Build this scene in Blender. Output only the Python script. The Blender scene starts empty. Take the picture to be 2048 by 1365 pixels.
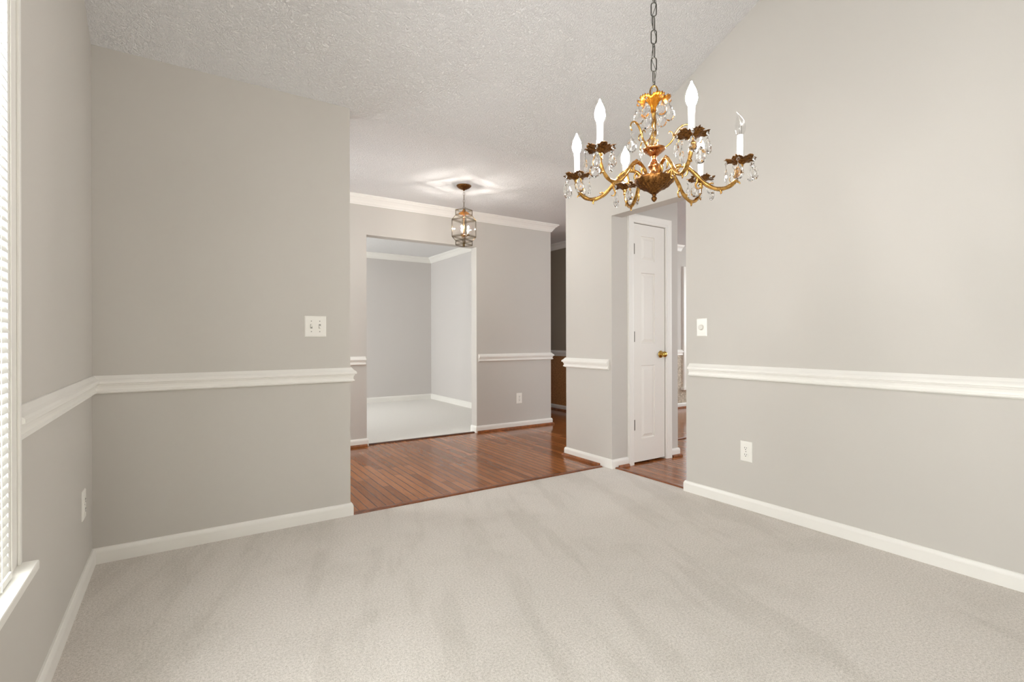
import bpy, bmesh, math, random
from mathutils import Vector, Matrix
random.seed(7)
scene = bpy.context.scene
C = scene.collection

# ------------------------------------------------------------------ camera
cam_data = bpy.data.cameras.new('camera')
cam = bpy.data.objects.new('camera', cam_data); C.objects.link(cam)
cam_data.sensor_width = 36.0
cam_data.lens = 1005.2376 * 36.0 / 2048.0
cam_data.shift_y = -3.749 / 2048.0
cam_data.clip_start = 0.02
cam.location = (0, 0, 1.05)
cam.rotation_mode = 'XYZ'
_m = Matrix.Rotation(-0.5815, 4, 'Z') @ Matrix.Rotation(math.pi / 2, 4, 'X') @ Matrix.Rotation(-0.0022, 4, 'Z')
cam.rotation_euler = _m.to_euler('XYZ')
scene.camera = cam

# ------------------------------------------------------------------ world, light, exposure
scene.view_settings.view_transform = 'Standard'
scene.view_settings.look = 'None'
scene.view_settings.gamma = 1.0
scene.view_settings.use_curve_mapping = False
scene.view_settings.exposure = 0.13
scene.cycles.use_denoising = True
scene.cycles.max_bounces = 14
scene.cycles.diffuse_bounces = 8
scene.cycles.glossy_bounces = 6
scene.cycles.transmission_bounces = 10
scene.cycles.transparent_max_bounces = 16
scene.cycles.sample_clamp_indirect = 6.0
scene.cycles.caustics_reflective = False
scene.cycles.caustics_refractive = False

w = bpy.data.worlds.new('daylight'); scene.world = w; w.use_nodes = True
w.node_tree.nodes['Background'].inputs[0].default_value = (0.86, 0.93, 1.0, 1)
w.node_tree.nodes['Background'].inputs[1].default_value = 2.4

def area(name, loc, rot, sx, sy, power, color=(1, 1, 1)):
    d = bpy.data.lights.new(name, 'AREA'); d.shape = 'RECTANGLE'; d.size = sx; d.size_y = sy
    d.energy = power; d.color = color
    o = bpy.data.objects.new(name, d); C.objects.link(o); o.location = loc; o.rotation_euler = rot
    return o
PI = math.pi
# front daylight, then fill lamps added to brighten the kitchen (all face into the house)
area('front_daylight', (-1.35, 3.6, 2.1), (0, -PI / 2, 0), 4.4, 11.5, 1950, (0.975, 0.985, 1.0))
area('kitchen_fill_rear', (5.2, -0.75, 1.5), (PI / 2, 0, 0), 2.2, 1.5, 40, (0.95, 0.98, 1.0))  # added fill lamp at an invented kitchen window

area('kitchen_fill_east', (8.5, 3.0, 1.5), (0, PI / 2, 0), 1.5, 2.6, 70, (0.98, 0.99, 1.0))  # added fill lamp, brightens the far kitchen from the east

# ------------------------------------------------------------------ measures
XL, YB, XE, XR = -0.3514, 3.0462, 0.8431, 2.9109
YN = -0.75                      # wall behind the camera
YR, YD, YP = 2.2393, 2.9578, 3.5358
YF, XF, XO1, XO2 = 4.943, 3.8255, 1.5287, 2.7727
YLR, XLR = 8.2109, 3.6859
XD = 3.7259
T = 0.12
ZH, ZO = 2.0482, 2.087
YC, ZC, SL = 3.087, 2.415, 0.487
def ceil_z(y):
    if y <= YC: return ZC + SL * (YC - y)
    if y <= 4.943: return ZC + 0.05 * (y - YC) / (4.943 - YC)
    return 2.465 + 0.025 * (y - 4.943) / 5.0
RAIL_TOP = 0.882

# ------------------------------------------------------------------ material helpers
def lin(c):
    r = []
    for v in c:
        v /= 255.0
        r.append(v / 12.92 if v <= 0.04045 else ((v + 0.055) / 1.055) ** 2.4)
    return (*r, 1.0)

def mat(name, rgb, rough=0.6, metal=0.0, spec=0.5, **kw):
    m = bpy.data.materials.new(name); m.use_nodes = True
    b = m.node_tree.nodes['Principled BSDF']
    b.inputs['Base Color'].default_value = lin(rgb)
    b.inputs['Roughness'].default_value = rough
    b.inputs['Metallic'].default_value = metal
    b.inputs['Specular IOR Level'].default_value = spec
    for k, v in kw.items(): b.inputs[k.replace('_', ' ')].default_value = v
    return m

def N(m, t, **kw):
    n = m.node_tree.nodes.new(t)
    for k, v in kw.items():
        if hasattr(n, k): setattr(n, k, v)
        else: n.inputs[k].default_value = v
    return n
def L(m, a, b): m.node_tree.links.new(a, b)

def noise(m, scale, detail=4, rough=0.6, vec=None, space='Object'):
    n = N(m, 'ShaderNodeTexNoise'); n.inputs['Scale'].default_value = scale
    n.inputs['Detail'].default_value = detail; n.inputs['Roughness'].default_value = rough
    if vec is None:
        tc = N(m, 'ShaderNodeTexCoord'); vec = tc.outputs[space]
    L(m, vec, n.inputs['Vector'])
    return n
def ramp(m, fac, stops):
    r = N(m, 'ShaderNodeValToRGB')
    e = r.color_ramp.elements
    while len(e) < len(stops): e.new(0.5)
    for i, (p, c) in enumerate(stops):
        e[i].position = p; e[i].color = c if len(c) == 4 else (*c, 1)
    L(m, fac, r.inputs[0]); return r
def bump(m, h, strength, dist, normal=None):
    b = N(m, 'ShaderNodeBump'); b.inputs['Strength'].default_value = strength; b.inputs['Distance'].default_value = dist
    L(m, h, b.inputs['Height'])
    if normal: L(m, normal, b.inputs['Normal'])
    return b
def bsdf(m): return m.node_tree.nodes['Principled BSDF']
def mapping(m, scale=(1, 1, 1), rot=(0, 0, 0), loc=(0, 0, 0)):
    tc = N(m, 'ShaderNodeTexCoord'); mp = N(m, 'ShaderNodeMapping')
    mp.inputs['Scale'].default_value = scale; mp.inputs['Rotation'].default_value = rot; mp.inputs['Location'].default_value = loc
    L(m, tc.outputs['Object'], mp.inputs['Vector']); return mp.outputs[0]
def math_node(m, op, a, b=None):
    n = N(m, 'ShaderNodeMath', operation=op)
    for i, v in enumerate((a, b)):
        if v is None: continue
        if isinstance(v, (int, float)): n.inputs[i].default_value = v
        else: L(m, v, n.inputs[i])
    return n.outputs[0]
def mix(m, fac, a, b, mode='MIX'):
    n = N(m, 'ShaderNodeMix', data_type='RGBA', blend_type=mode)
    for i, v in ((0, fac), (6, a), (7, b)):
        if isinstance(v, (int, float)): n.inputs[i].default_value = v
        elif isinstance(v, tuple): n.inputs[i].default_value = v
        else: L(m, v, n.inputs[i])
    return n.outputs[2]

M = {}
def paint(name, rgb, rough=0.62, bscale=260, bstr=0.10):
    m = mat(name, rgb, rough, spec=0.35)
    b = bump(m, noise(m, bscale, 3, 0.55).outputs[0], bstr, 0.001)
    L(m, b.outputs[0], bsdf(m).inputs['Normal'])
    return m
M['wall'] = paint('greige_wall_paint', (201, 197, 191))
M['living_wall'] = paint('living_room_wall_paint', (208, 204, 201))
M['trim'] = mat('white_trim_paint', (238, 236, 231), 0.32, spec=0.5)
M['door'] = mat('white_door_paint', (234, 231, 225), 0.38, spec=0.5)
M['plastic'] = mat('white_plastic', (240, 238, 232), 0.3)
M['slot'] = mat('dark_slot', (60, 56, 50), 0.6)
M['grey_mark'] = mat('grey_recess', (150, 148, 142), 0.5)
M['closet_shade'] = mat('closet_shade_tone', (60, 55, 48), 0.9)  # dark colour stands for the shade in the closet
M['hall_upper'] = paint('shade_toned_hall_paint', (156, 146, 130))  # colour darkened to carry the shade of the unlit hall
M['blind'] = mat('white_blind_slat', (240, 240, 236), 0.45)
M['steel'] = mat('aged_hinge_metal', (120, 116, 106), 0.35, 1.0)
M['brass'] = mat('polished_brass', (206, 170, 92), 0.18, 1.0)

def ceiling_mat():
    m = mat('textured_white_ceiling', (241, 240, 240), 0.85, spec=0.2)
    v = N(m, 'ShaderNodeTexVoronoi'); tc = N(m, 'ShaderNodeTexCoord')
    n0 = noise(m, 18, 3, 0.6)
    mixv = N(m, 'ShaderNodeVectorMath', operation='MULTIPLY_ADD')
    L(m, n0.outputs['Color'], mixv.inputs[0]); mixv.inputs[1].default_value = (0.03, 0.03, 0.03); L(m, tc.outputs['Object'], mixv.inputs[2])
    n1 = noise(m, 95, 4, 0.65, mixv.outputs[0])
    n2 = noise(m, 240, 2, 0.5, tc.outputs['Object'])
    r = ramp(m, n1.outputs[0], [(0.42, (0, 0, 0)), (0.62, (1, 1, 1))])
    h = math_node(m, 'ADD', r.outputs[0], math_node(m, 'MULTIPLY', n2.outputs[0], 0.5))
    b = bump(m, h, 0.9, 0.0045)
    L(m, b.outputs[0], bsdf(m).inputs['Normal'])
    m.node_tree.nodes.remove(v)
    return m
M['ceiling'] = ceiling_mat()

def carpet_mat(name, a, b_, marks=True):
    m = mat(name, a, 0.95, spec=0.1)
    fine = noise(m, 330, 3, 0.7)
    mid = noise(m, 120, 3, 0.6)
    f = math_node(m, 'ADD', math_node(m, 'MULTIPLY', fine.outputs[0], 0.6), math_node(m, 'MULTIPLY', mid.outputs[0], 0.4))
    r = ramp(m, f, [(0.36, lin(b_)), (0.58, lin(a))])
    col = r.outputs[0]
    if marks:
        # nap left by the vacuum cleaner: long strokes running away from the doorway
        sv0 = mapping(m, (1, 1, 1), (0, 0, math.radians(20)))
        sv_ = N(m, 'ShaderNodeVectorMath', operation='MULTIPLY'); L(m, sv0, sv_.inputs[0]); sv_.inputs[1].default_value = (3.6, 0.6, 1.0)
        sv = sv_.outputs[0]
        st = noise(m, 1.5, 4, 0.6, sv)
        rs = ramp(m, st.outputs[0], [(0.40, (0.88, 0.875, 0.86)), (0.47, (0.98, 0.98, 0.975)), (0.62, (1.0, 1.0, 1.0))])
        col = mix(m, 0.75, col, rs.outputs[0], 'MULTIPLY')
        bl = noise(m, 2.6, 5, 0.65)
        rb = ramp(m, bl.outputs[0], [(0.36, (0.88, 0.875, 0.86)), (0.50, (1, 1, 1))])
        col = mix(m, 0.55, col, rb.outputs[0], 'MULTIPLY')
    L(m, col, bsdf(m).inputs['Base Color'])
    bsdf(m).inputs['Sheen Weight'].default_value = 0.25
    bsdf(m).inputs['Sheen Roughness'].default_value = 0.6
    bb = bump(m, f, 0.9, 0.006)
    L(m, bb.outputs[0], bsdf(m).inputs['Normal'])
    return m
M['carpet'] = carpet_mat('cut_pile_carpet', (238, 231, 224), (186, 178, 167))
M['living_carpet'] = carpet_mat('living_room_carpet', (246, 243, 238), (206, 201, 192), False)

def wood_floor():
    m = mat('oak_strip_floor', (150, 88, 48), 0.14, spec=0.36)
    tc = N(m, 'ShaderNodeTexCoord')
    sep = N(m, 'ShaderNodeSeparateXYZ'); L(m, tc.outputs['Object'], sep.inputs[0])
    W = 0.057
    xs = math_node(m, 'DIVIDE', sep.outputs[0], W)
    xi = math_node(m, 'FLOOR', xs)
    xf = math_node(m, 'FRACT', xs)
    wn = N(m, 'ShaderNodeTexWhiteNoise', noise_dimensions='1D'); L(m, xi, wn.inputs['W'])
    ys = math_node(m, 'ADD', math_node(m, 'DIVIDE', sep.outputs[1], 0.95), math_node(m, 'MULTIPLY', wn.outputs[0], 7.3))
    yi = math_node(m, 'FLOOR', ys); yf = math_node(m, 'FRACT', ys)
    cmb = N(m, 'ShaderNodeCombineXYZ'); L(m, xi, cmb.inputs[0]); L(m, yi, cmb.inputs[1])
    wn2 = N(m, 'ShaderNodeTexWhiteNoise', noise_dimensions='3D'); L(m, cmb.outputs[0], wn2.inputs['Vector'])
    # per board grain
    gv = N(m, 'ShaderNodeCombineXYZ')
    L(m, math_node(m, 'MULTIPLY', sep.outputs[0], 60.0), gv.inputs[0])
    L(m, math_node(m, 'MULTIPLY', sep.outputs[1], 5.0), gv.inputs[1])
    L(m, math_node(m, 'MULTIPLY', wn2.outputs[0], 40.0), gv.inputs[2])
    g = noise(m, 1.6, 6, 0.7, gv.outputs[0])
    board = ramp(m, wn2.outputs[0], [(0.0, lin((138, 82, 44))), (0.5, lin((158, 97, 54))), (1.0, lin((176, 112, 67)))])
    grain = ramp(m, g.outputs[0], [(0.40, (0.72, 0.68, 0.64)), (0.60, (1, 1, 1))])
    col = mix(m, 0.62, board.outputs[0], grain.outputs[0], 'MULTIPLY')
    # gaps
    e = math_node(m, 'MINIMUM', xf, math_node(m, 'SUBTRACT', 1.0, xf))
    gx = math_node(m, 'LESS_THAN', e, 0.045)
    ye = math_node(m, 'LESS_THAN', yf, 0.0018)
    gap = math_node(m, 'MAXIMUM', gx, ye)
    col = mix(m, gap, col, lin((58, 30, 14)))
    L(m, col, bsdf(m).inputs['Base Color'])
    edge = ramp(m, e, [(0.0, (0, 0, 0)), (0.10, (1, 1, 1))])
    wav = noise(m, 9, 2, 0.5)
    h = math_node(m, 'ADD', edge.outputs[0], math_node(m, 'MULTIPLY', wav.outputs[0], 0.25))
    b = bump(m, h, 0.22, 0.0008)
    L(m, b.outputs[0], bsdf(m).inputs['Normal'])
    return m
M['wood'] = wood_floor()
def wood_trim(name, rgb):
    m = mat(name, rgb, 0.28)
    g = noise(m, 25, 5, 0.6)
    r = ramp(m, g.outputs[0], [(0.35, lin(tuple(int(c * 0.72) for c in rgb))), (0.65, lin(rgb))])
    L(m, r.outputs[0], bsdf(m).inputs['Base Color'])
    return m
M['shoe'] = wood_trim('oak_shoe_moulding', (158, 92, 46))
M['reducer'] = wood_trim('oak_reducer_strip', (140, 80, 42))
M['dark_reducer'] = wood_trim('dark_oak_threshold', (96, 54, 30))

def wallpaper(name, a, b_):
    m = mat(name, a, 0.7)
    n = noise(m, 55, 5, 0.7)
    r = ramp(m, n.outputs[0], [(0.4, lin(b_)), (0.6, lin(a))])
    L(m, r.outputs[0], bsdf(m).inputs['Base Color'])
    return m
M['brown_paper'] = wallpaper('brown_wallpaper', (196, 142, 86), (156, 108, 60))
M['beige_paper'] = wallpaper('beige_speckled_wallpaper', (216, 205, 188), (168, 156, 138))

def metal_var(name, a, b_, rough=0.3, scale=70):
    m = mat(name, a, rough, 1.0)
    n = noise(m, scale, 4, 0.6)
    r = ramp(m, n.outputs[0], [(0.38, lin(b_)), (0.62, lin(a))])
    L(m, r.outputs[0], bsdf(m).inputs['Base Color'])
    bb = bump(m, n.outputs[0], 0.35, 0.001)
    L(m, bb.outputs[0], bsdf(m).inputs['Normal'])
    return m
M['gold'] = metal_var('antique_gold', (218, 172, 98), (158, 112, 56), 0.26)
M['bright_gold'] = metal_var('bright_orange_gold', (240, 168, 62), (196, 120, 34), 0.30)
M['bronze'] = metal_var('dark_bronze', (146, 100, 54), (84, 56, 28), 0.42, 160)
M['copper_gold'] = metal_var('copper_gold', (206, 148, 96), (160, 100, 56), 0.25)
M['iron'] = mat('grey_iron', (96, 94, 88), 0.4, 1.0)
M['cord'] = mat('dark_cord', (88, 86, 80), 0.4)
M['sleeve'] = mat('ivory_candle_sleeve', (244, 243, 240), 0.35)
M['lantern_frame'] = metal_var('aged_brass_came', (112, 92, 58), (76, 60, 36), 0.4)

def glass(name, ior=1.5, rough=0.0, tint=(1, 1, 1, 1)):
    m = mat(name, (255, 255, 255), rough); b = bsdf(m)
    b.inputs['Transmission Weight'].default_value = 1.0; b.inputs['IOR'].default_value = ior
    b.inputs['Base Color'].default_value = tint
    return m
M['crystal'] = glass('cut_crystal', 1.52, 0.02)
def thin_glass(name, tint=(0.97, 0.98, 0.97, 1), gloss=0.02):
    m = bpy.data.materials.new(name); m.use_nodes = True
    nt = m.node_tree; nt.nodes.clear()
    out = N(m, 'ShaderNodeOutputMaterial'); tr = N(m, 'ShaderNodeBsdfTransparent'); gl = N(m, 'ShaderNodeBsdfGlossy')
    tr.inputs[0].default_value = tint; gl.inputs['Roughness'].default_value = gloss
    lw_ = N(m, 'ShaderNodeLayerWeight'); lw_.inputs[0].default_value = 0.5
    pw = math_node(m, 'POWER', lw_.outputs['Facing'], 4.0)
    fac = math_node(m, 'ADD', math_node(m, 'MULTIPLY', pw, 0.5), 0.03)
    mx = N(m, 'ShaderNodeMixShader')
    L(m, fac, mx.inputs[0]); L(m, tr.outputs[0], mx.inputs[1]); L(m, gl.outputs[0], mx.inputs[2]); L(m, mx.outputs[0], out.inputs[0])
    return m
M['pane'] = thin_glass('window_glass')
M['lantern_glass'] = thin_glass('lantern_glass', (0.995, 0.99, 0.98, 1))
M['bevel_glass'] = thin_glass('bevelled_glass_edge', (0.66, 0.65, 0.63, 1))  # tint darkened in place of the light a bevel bends away
M['bulb_clear'] = thin_glass('clear_bulb_glass', (0.95, 0.95, 0.95, 1), 0.08)
def emit(name, col, strength):
    m = mat(name, (255, 255, 255), 0.3)
    b = bsdf(m); b.inputs['Emission Color'].default_value = (*col, 1); b.inputs['Emission Strength'].default_value = strength
    return m
M['bulb_on'] = emit('lit_candle_bulb', (1.0, 0.97, 0.945), 265)
M['lantern_bulb'] = emit('lit_lantern_filament', (1.0, 0.95, 0.90), 11500)

# ------------------------------------------------------------------ mesh helpers
class MB:
    def __init__(s): s.v = []; s.f = []
    def add(s, vs, fs):
        o = len(s.v); s.v += [tuple(p) for p in vs]; s.f += [tuple(i + o for i in f) for f in fs]; return s
    def box(s, x0, x1, y0, y1, z0, z1):
        vs = [(x, y, z) for z in (z0, z1) for y in (y0, y1) for x in (x0, x1)]
        return s.add(vs, [(0, 2, 3, 1), (4, 5, 7, 6), (0, 1, 5, 4), (2, 6, 7, 3), (0, 4, 6, 2), (1, 3, 7, 5)])
    def prism(s, poly, axis, a, b):
        # poly: 2D points; axis 'x' -> poly is (y,z); 'y' -> (x,z); 'z' -> (x,y)
        def P(p, t): return {'x': (t, p[0], p[1]), 'y': (p[0], t, p[1]), 'z': (p[0], p[1], t)}[axis]
        n = len(poly)
        vs = [P(p, a) for p in poly] + [P(p, b) for p in poly]
        fs = [tuple(range(n - 1, -1, -1)), tuple(range(n, 2 * n))] + [(i, (i + 1) % n, n + (i + 1) % n, n + i) for i in range(n)]
        return s.add(vs, fs)
    def lathe(s, prof, c=(0, 0, 0), seg=32, fn=None, cap=True):
        n = len(prof); vs = []
        for k in range(seg):
            t = 2 * PI * k / seg
            for i, (r, z) in enumerate(prof):
                rr, zz = (r, z) if fn is None else fn(r, z, t, i)
                vs.append((c[0] + rr * math.cos(t), c[1] + rr * math.sin(t), c[2] + zz))
        fs = [(k * n + i, ((k + 1) % seg) * n + i, ((k + 1) % seg) * n + i + 1, k * n + i + 1) for k in range(seg) for i in range(n - 1)]
        if cap:
            if prof[0][0] > 1e-5: fs.append(tuple(k * n for k in range(seg - 1, -1, -1)))
            if prof[-1][0] > 1e-5: fs.append(tuple(k * n + n - 1 for k in range(seg)))
        return s.add(vs, fs)
    def tube(s, pts, rad, seg=8, closed=False, flute=0):
        pts = [Vector(p) for p in pts]; n = len(pts)
        if not isinstance(rad, (list, tuple)): rad = [rad] * n
        tang = []
        for i in range(n):
            a = pts[(i - 1) % n] if (closed or i > 0) else pts[0]
            b = pts[(i + 1) % n] if (closed or i < n - 1) else pts[-1]
            tang.append((b - a).normalized())
        up = Vector((0, 0, 1)) if abs(tang[0].z) < 0.9 else Vector((1, 0, 0))
        nrm = (up - tang[0] * up.dot(tang[0])).normalized()
        vs = []
        for i in range(n):
            nrm = (nrm - tang[i] * nrm.dot(tang[i])).normalized()
            bn = tang[i].cross(nrm)
            for k in range(seg):
                t = 2 * PI * k / seg
                r = rad[i] * (1 + (0.16 * math.cos(flute * t) if flute else 0))
                vs.append(pts[i] + (nrm * math.cos(t) + bn * math.sin(t)) * r)
        fs = [(i * seg + k, i * seg + (k + 1) % seg, ((i + 1) % n) * seg + (k + 1) % seg, ((i + 1) % n) * seg + k) for i in range(n if closed else n - 1) for k in range(seg)]
        if not closed: fs += [tuple(range(seg - 1, -1, -1)), tuple(range((n - 1) * seg, n * seg))]
        return s.add(vs, fs)
    def sweep(s, path, prof, side=1):
        # profile (offset, z) swept along a plan path, mitred at corners; side=+1 offsets to the left of travel
        n = len(path); np_ = len(prof); P = [Vector((p[0], p[1])) for p in path]
        vs = []
        for i in range(n):
            d0 = (P[i] - P[i - 1]).normalized() if i > 0 else None
            d1 = (P[i + 1] - P[i]).normalized() if i < n - 1 else None
            if d0 is None: d0 = d1
            if d1 is None: d1 = d0
            n0 = Vector((-d0.y, d0.x)) * side; n1 = Vector((-d1.y, d1.x)) * side
            mm = (n0 + n1).normalized(); mm = mm / max(0.2, mm.dot(n0))
            for (o, z) in prof:
                q = P[i] + mm * o; vs.append((q.x, q.y, z))
        fs = [(i * np_ + k, i * np_ + (k + 1) % np_, (i + 1) * np_ + (k + 1) % np_, (i + 1) * np_ + k) for i in range(n - 1) for k in range(np_)]
        fs += [tuple(range(np_)), tuple(range((n - 1) * np_, n * np_))]
        return s.add(vs, fs)
    def build(s, name, material, parent=None, smooth=False, bevel=0, solid=0):
        me = bpy.data.meshes.new(name); me.from_pydata(s.v, [], s.f); me.update()
        bm = bmesh.new(); bm.from_mesh(me)
        bmesh.ops.recalc_face_normals(bm, faces=bm.faces); bm.to_mesh(me); bm.free()
        o = bpy.data.objects.new(name, me); C.objects.link(o)
        me.materials.append(material)
        if smooth:
            for p in me.polygons: p.use_smooth = True
        if parent: o.parent = parent
        if solid:
            md = o.modifiers.new('thickness', 'SOLIDIFY'); md.thickness = solid
        if bevel:
            md = o.modifiers.new('bevel', 'BEVEL'); md.width = bevel; md.segments = 2; md.limit_method = 'ANGLE'
        return o
def empty(name, loc, rz=0):
    o = bpy.data.objects.new(name, None); C.objects.link(o); o.location = loc; o.rotation_euler = (0, 0, rz)
    o.empty_display_size = 0.05
    return o
def tag(o, label, cat, group=None):
    o['label'] = label; o['category'] = cat
    if group: o['group'] = group
    return o
def struct(o): o['kind'] = 'structure'; return o
def copy_tree(o, parent=None):
    c = o.copy(); C.objects.link(c); c.parent = parent
    for ch in list(o.children): copy_tree(ch, c)
    return c
def smooth_path(pts, n=5):
    P = [Vector(p) for p in pts]; out = []
    for i in range(len(P) - 1):
        a = P[max(i - 1, 0)]; b = P[i]; c = P[i + 1]; d = P[min(i + 2, len(P) - 1)]
        for k in range(n):
            t = k / n
            out.append(0.5 * ((2 * b) + (c - a) * t + (2 * a - 5 * b + 4 * c - d) * t * t + (3 * b - a - 3 * c + d) * t ** 3))
    out.append(P[-1]); return out

# ------------------------------------------------------------------ floors
f = MB(); f.box(XL - 0.1, XR + 0.020, YN - 0.1, YB - 0.016, -0.06, 0.0)
struct(f.build('floor', M['carpet']))
f = MB(); f.box(-1.2, XR + 0.020, YB - 0.016, 5.003, -0.06, -0.004); f.box(XR + 0.020, 8.2, YN - 0.1, 5.003, -0.06, -0.004); f.box(XLR + 0.05, 8.2, 5.003, 9.6, -0.06, -0.004)
struct(f.build('floor', M['wood']))
f = MB(); f.box(-1.2, XLR + 0.05, 5.003, YLR + 0.1, -0.06, 0.0)
struct(f.build('floor', M['living_carpet']))

# ------------------------------------------------------------------ ceilings
TH = 0.10
c = MB(); c.prism([(YN - T, ceil_z(YN - T)), (YC, ZC), (YC, ZC + TH), (YN - T, ceil_z(YN - T) + TH)], 'x', XL - T, XR + T)
struct(c.build('ceiling', M['ceiling']))
c = MB()
c.prism([(YC, ZC), (4.943, 2.465), (9.6, 2.49), (9.6, 2.6), (YC, 2.6)], 'x', -1.2, 8.2)
c.box(XR + T, 8.2, YN - T, YC, ZC, 2.6)
struct(c.build('ceiling', M['ceiling']))

# ------------------------------------------------------------------ walls
# left wall with the window opening
WY0, WY1, WZ0, WZ1 = 0.62, 1.600, 0.480, 2.12
VY0, VY1 = -0.56, 0.42  # second opening, added out of view to let daylight in
wl = MB()
def lw(y0, y1, z0, zt=None):
    poly = [(y0, z0), (y1, z0), (y1, ceil_z(y1) + 0.03 if zt is None else zt), (y0, ceil_z(y0) + 0.03 if zt is None else zt)]
    wl.prism(poly, 'x', XL - T, XL)
lw(YN, VY0, -0.02); lw(VY0, VY1, -0.02, WZ0); lw(VY0, VY1, WZ1); lw(VY1, WY0, -0.02); lw(WY0, WY1, -0.02, WZ0); lw(WY0, WY1, WZ1); lw(WY1, YB + 0.05, -0.02)
struct(wl.build('wall_left', M['wall']))
# wall behind the camera
wb = MB()
wb.box(XL - T, XR + T, YN - T, YN, -0.02, 4.28)
struct(wb.build('wall_rear', M['wall']))
# back wall (left of the foyer opening)
wk = MB(); wk.box(XL, XE, YB, YB + T, -0.02, 2.46)
struct(wk.build('wall_back', M['wall']))
# right wall, header and pier
wr = MB()
def rw(y0, y1, z0):
    ys = [y0] + [y for y in (YC,) if y0 < y < y1] + [y1]
    poly = [(y0, z0), (y1, z0)] + [(y, ceil_z(y) + 0.03) for y in reversed(ys)]
    wr.prism(poly, 'x', XR, XR + 0.115)
rw(YN, YR, -0.02); rw(YR, YD, ZH); rw(YD, YP, -0.02)
struct(wr.build('wall_right', M['wall']))
# closet block with its door opening (x 3.157-3.557)
DX0, DX1, DZ = 3.160, 3.556, 2.025
wc = MB(); x0 = XR + 0.115
wc.box(x0, DX0, YD, YD + 0.10, -0.02, 2.5); wc.box(DX1, XD, YD, YD + 0.10, -0.02, 2.5); wc.box(DX0, DX1, YD, YD + 0.10, DZ, 2.5)
wc.box(XD - 0.10, XD, YD + 0.10, YP, -0.02, 2.5); wc.box(x0, XD - 0.10, YP - 0.10, YP, -0.02, 2.5)
struct(wc.build('wall_closet', M['wall']))
# foyer back wall with the living room opening
wf = MB()
wf.box(-1.2, XO1, YF, YF + T, -0.02, 2.5); wf.box(XO2, XF, YF, YF + T, -0.02, 2.5); wf.box(XO1, XO2, YF, YF + T, ZO, 2.5)
struct(wf.build('wall_foyer', M['wall']))
# foyer front wall, unseen opening added and sized to light the foyer
wff = MB()
wff.box(-0.47, XL, YB + 0.05, 3.85, -0.02, 2.5); wff.box(-0.47, XL, 4.60, YF, -0.02, 2.5); wff.box(-0.47, XL, 3.85, 4.60, 2.1, 2.5)
wff.box(-0.47, XL, 3.85, 4.60, -0.02, 0.55)
struct(wff.build('wall_front', M['wall']))
# living room
wv = MB(); wv.box(-1.2, XLR, YLR, YLR + T, -0.02, 2.55); wv.box(XLR, XF, YF + T, YLR + T, -0.02, 2.55)
struct(wv.build('wall_living', M['living_wall']))
wv2 = MB(); wv2.box(-0.47, XL, YF + T, 6.55, -0.02, 2.55); wv2.box(-0.47, XL, 7.8, YLR, -0.02, 2.55); wv2.box(-0.47, XL, 6.55, 7.8, -0.02, 0.5); wv2.box(-0.47, XL, 6.55, 7.8, 2.15, 2.55)
struct(wv2.build('wall_living_front', M['living_wall']))
# dark hall
XH, YK = 4.69, 4.99
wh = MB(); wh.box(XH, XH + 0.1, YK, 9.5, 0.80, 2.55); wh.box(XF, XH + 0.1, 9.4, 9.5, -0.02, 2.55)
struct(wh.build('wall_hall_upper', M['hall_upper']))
wh = MB(); wh.box(XH, XH + 0.1, YK, 9.4, -0.02, 0.80)
struct(wh.build('wall_hall_lower', M['brown_paper']))
# far kitchen wall
wk2 = MB(); wk2.box(XH + 0.1, 6.45, YK, YK + 0.1, 0.80, 2.55); wk2.box(6.45, 7.3, YK, YK + 0.1, 2.1, 2.55); wk2.box(7.3, 8.2, YK, YK + 0.1, 0.8, 2.55)
struct(wk2.build('wall_kitchen_upper', M['wall']))
wk3 = MB(); wk3.box(XH + 0.1, 6.45, YK, YK + 0.1, -0.02, 0.80); wk3.box(6.45, 7.3, YK, YK + 0.1, -0.02, 0.30); wk3.box(7.3, 8.2, YK, YK + 0.1, -0.02, 0.8)
struct(wk3.build('wall_kitchen_lower', M['beige_paper']))
wk4 = MB(); wk4.box(8.1, 8.2, YN, 1.8, -0.02, 2.5); wk4.box(8.1, 8.2, 4.2, YK, -0.02, 2.5); wk4.box(8.1, 8.2, 1.8, 4.2, -0.02, 0.7); wk4.box(8.1, 8.2, 1.8, 4.2, 2.2, 2.5)
wk4.box(XR + 0.115, 4.1, YN - T, YN, -0.02, 2.5); wk4.box(6.3, 8.1, YN - T, YN, -0.02, 2.5); wk4.box(4.1, 6.3, YN - T, YN, -0.02, 0.8); wk4.box(4.1, 6.3, YN - T, YN, 2.2, 2.5)
struct(wk4.build('wall_kitchen', M['wall']))

# ------------------------------------------------------------------ mouldings
RAIL = [(0, .882), (.007, .882), (.011, .877), (.018, .868), (.027, .861), (.031, .855), (.031, .845), (.021, .843), (.021, .837), (.017, .833), (.015, .822), (.016, .813), (.021, .809), (.021, .803), (.012, .801), (.010, .797), (0, .797)]
BASE = [(0, .072), (.006, .072), (.010, .068), (.0135, .058), (.0145, .052), (.0145, -.004), (0, -.004)]
SHOE = [(.0145, .0145), (.021, .0135), (.027, .009), (.030, .002), (.030, -.004), (.0145, -.004)]
SHOE = [(o + .001, z * 1.35) for o, z in SHOE]
def crown_prof(z): return [(0, z - .092), (.010, z - .092), (.012, z - .084), (.018, z - .078), (.028, z - .060), (.045, z - .040), (.060, z - .030), (.064, z - .022), (.072, z - .018), (.078, z - .010), (.078, z + .005), (0, z + .005)]
_tn = [0]
def trim(path, prof, side, m='trim', name=None):
    _tn[0] += 1
    o = MB().sweep(path, prof, side).build(name or ('trim_%d' % _tn[0]), M[m])
    return struct(o)
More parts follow.
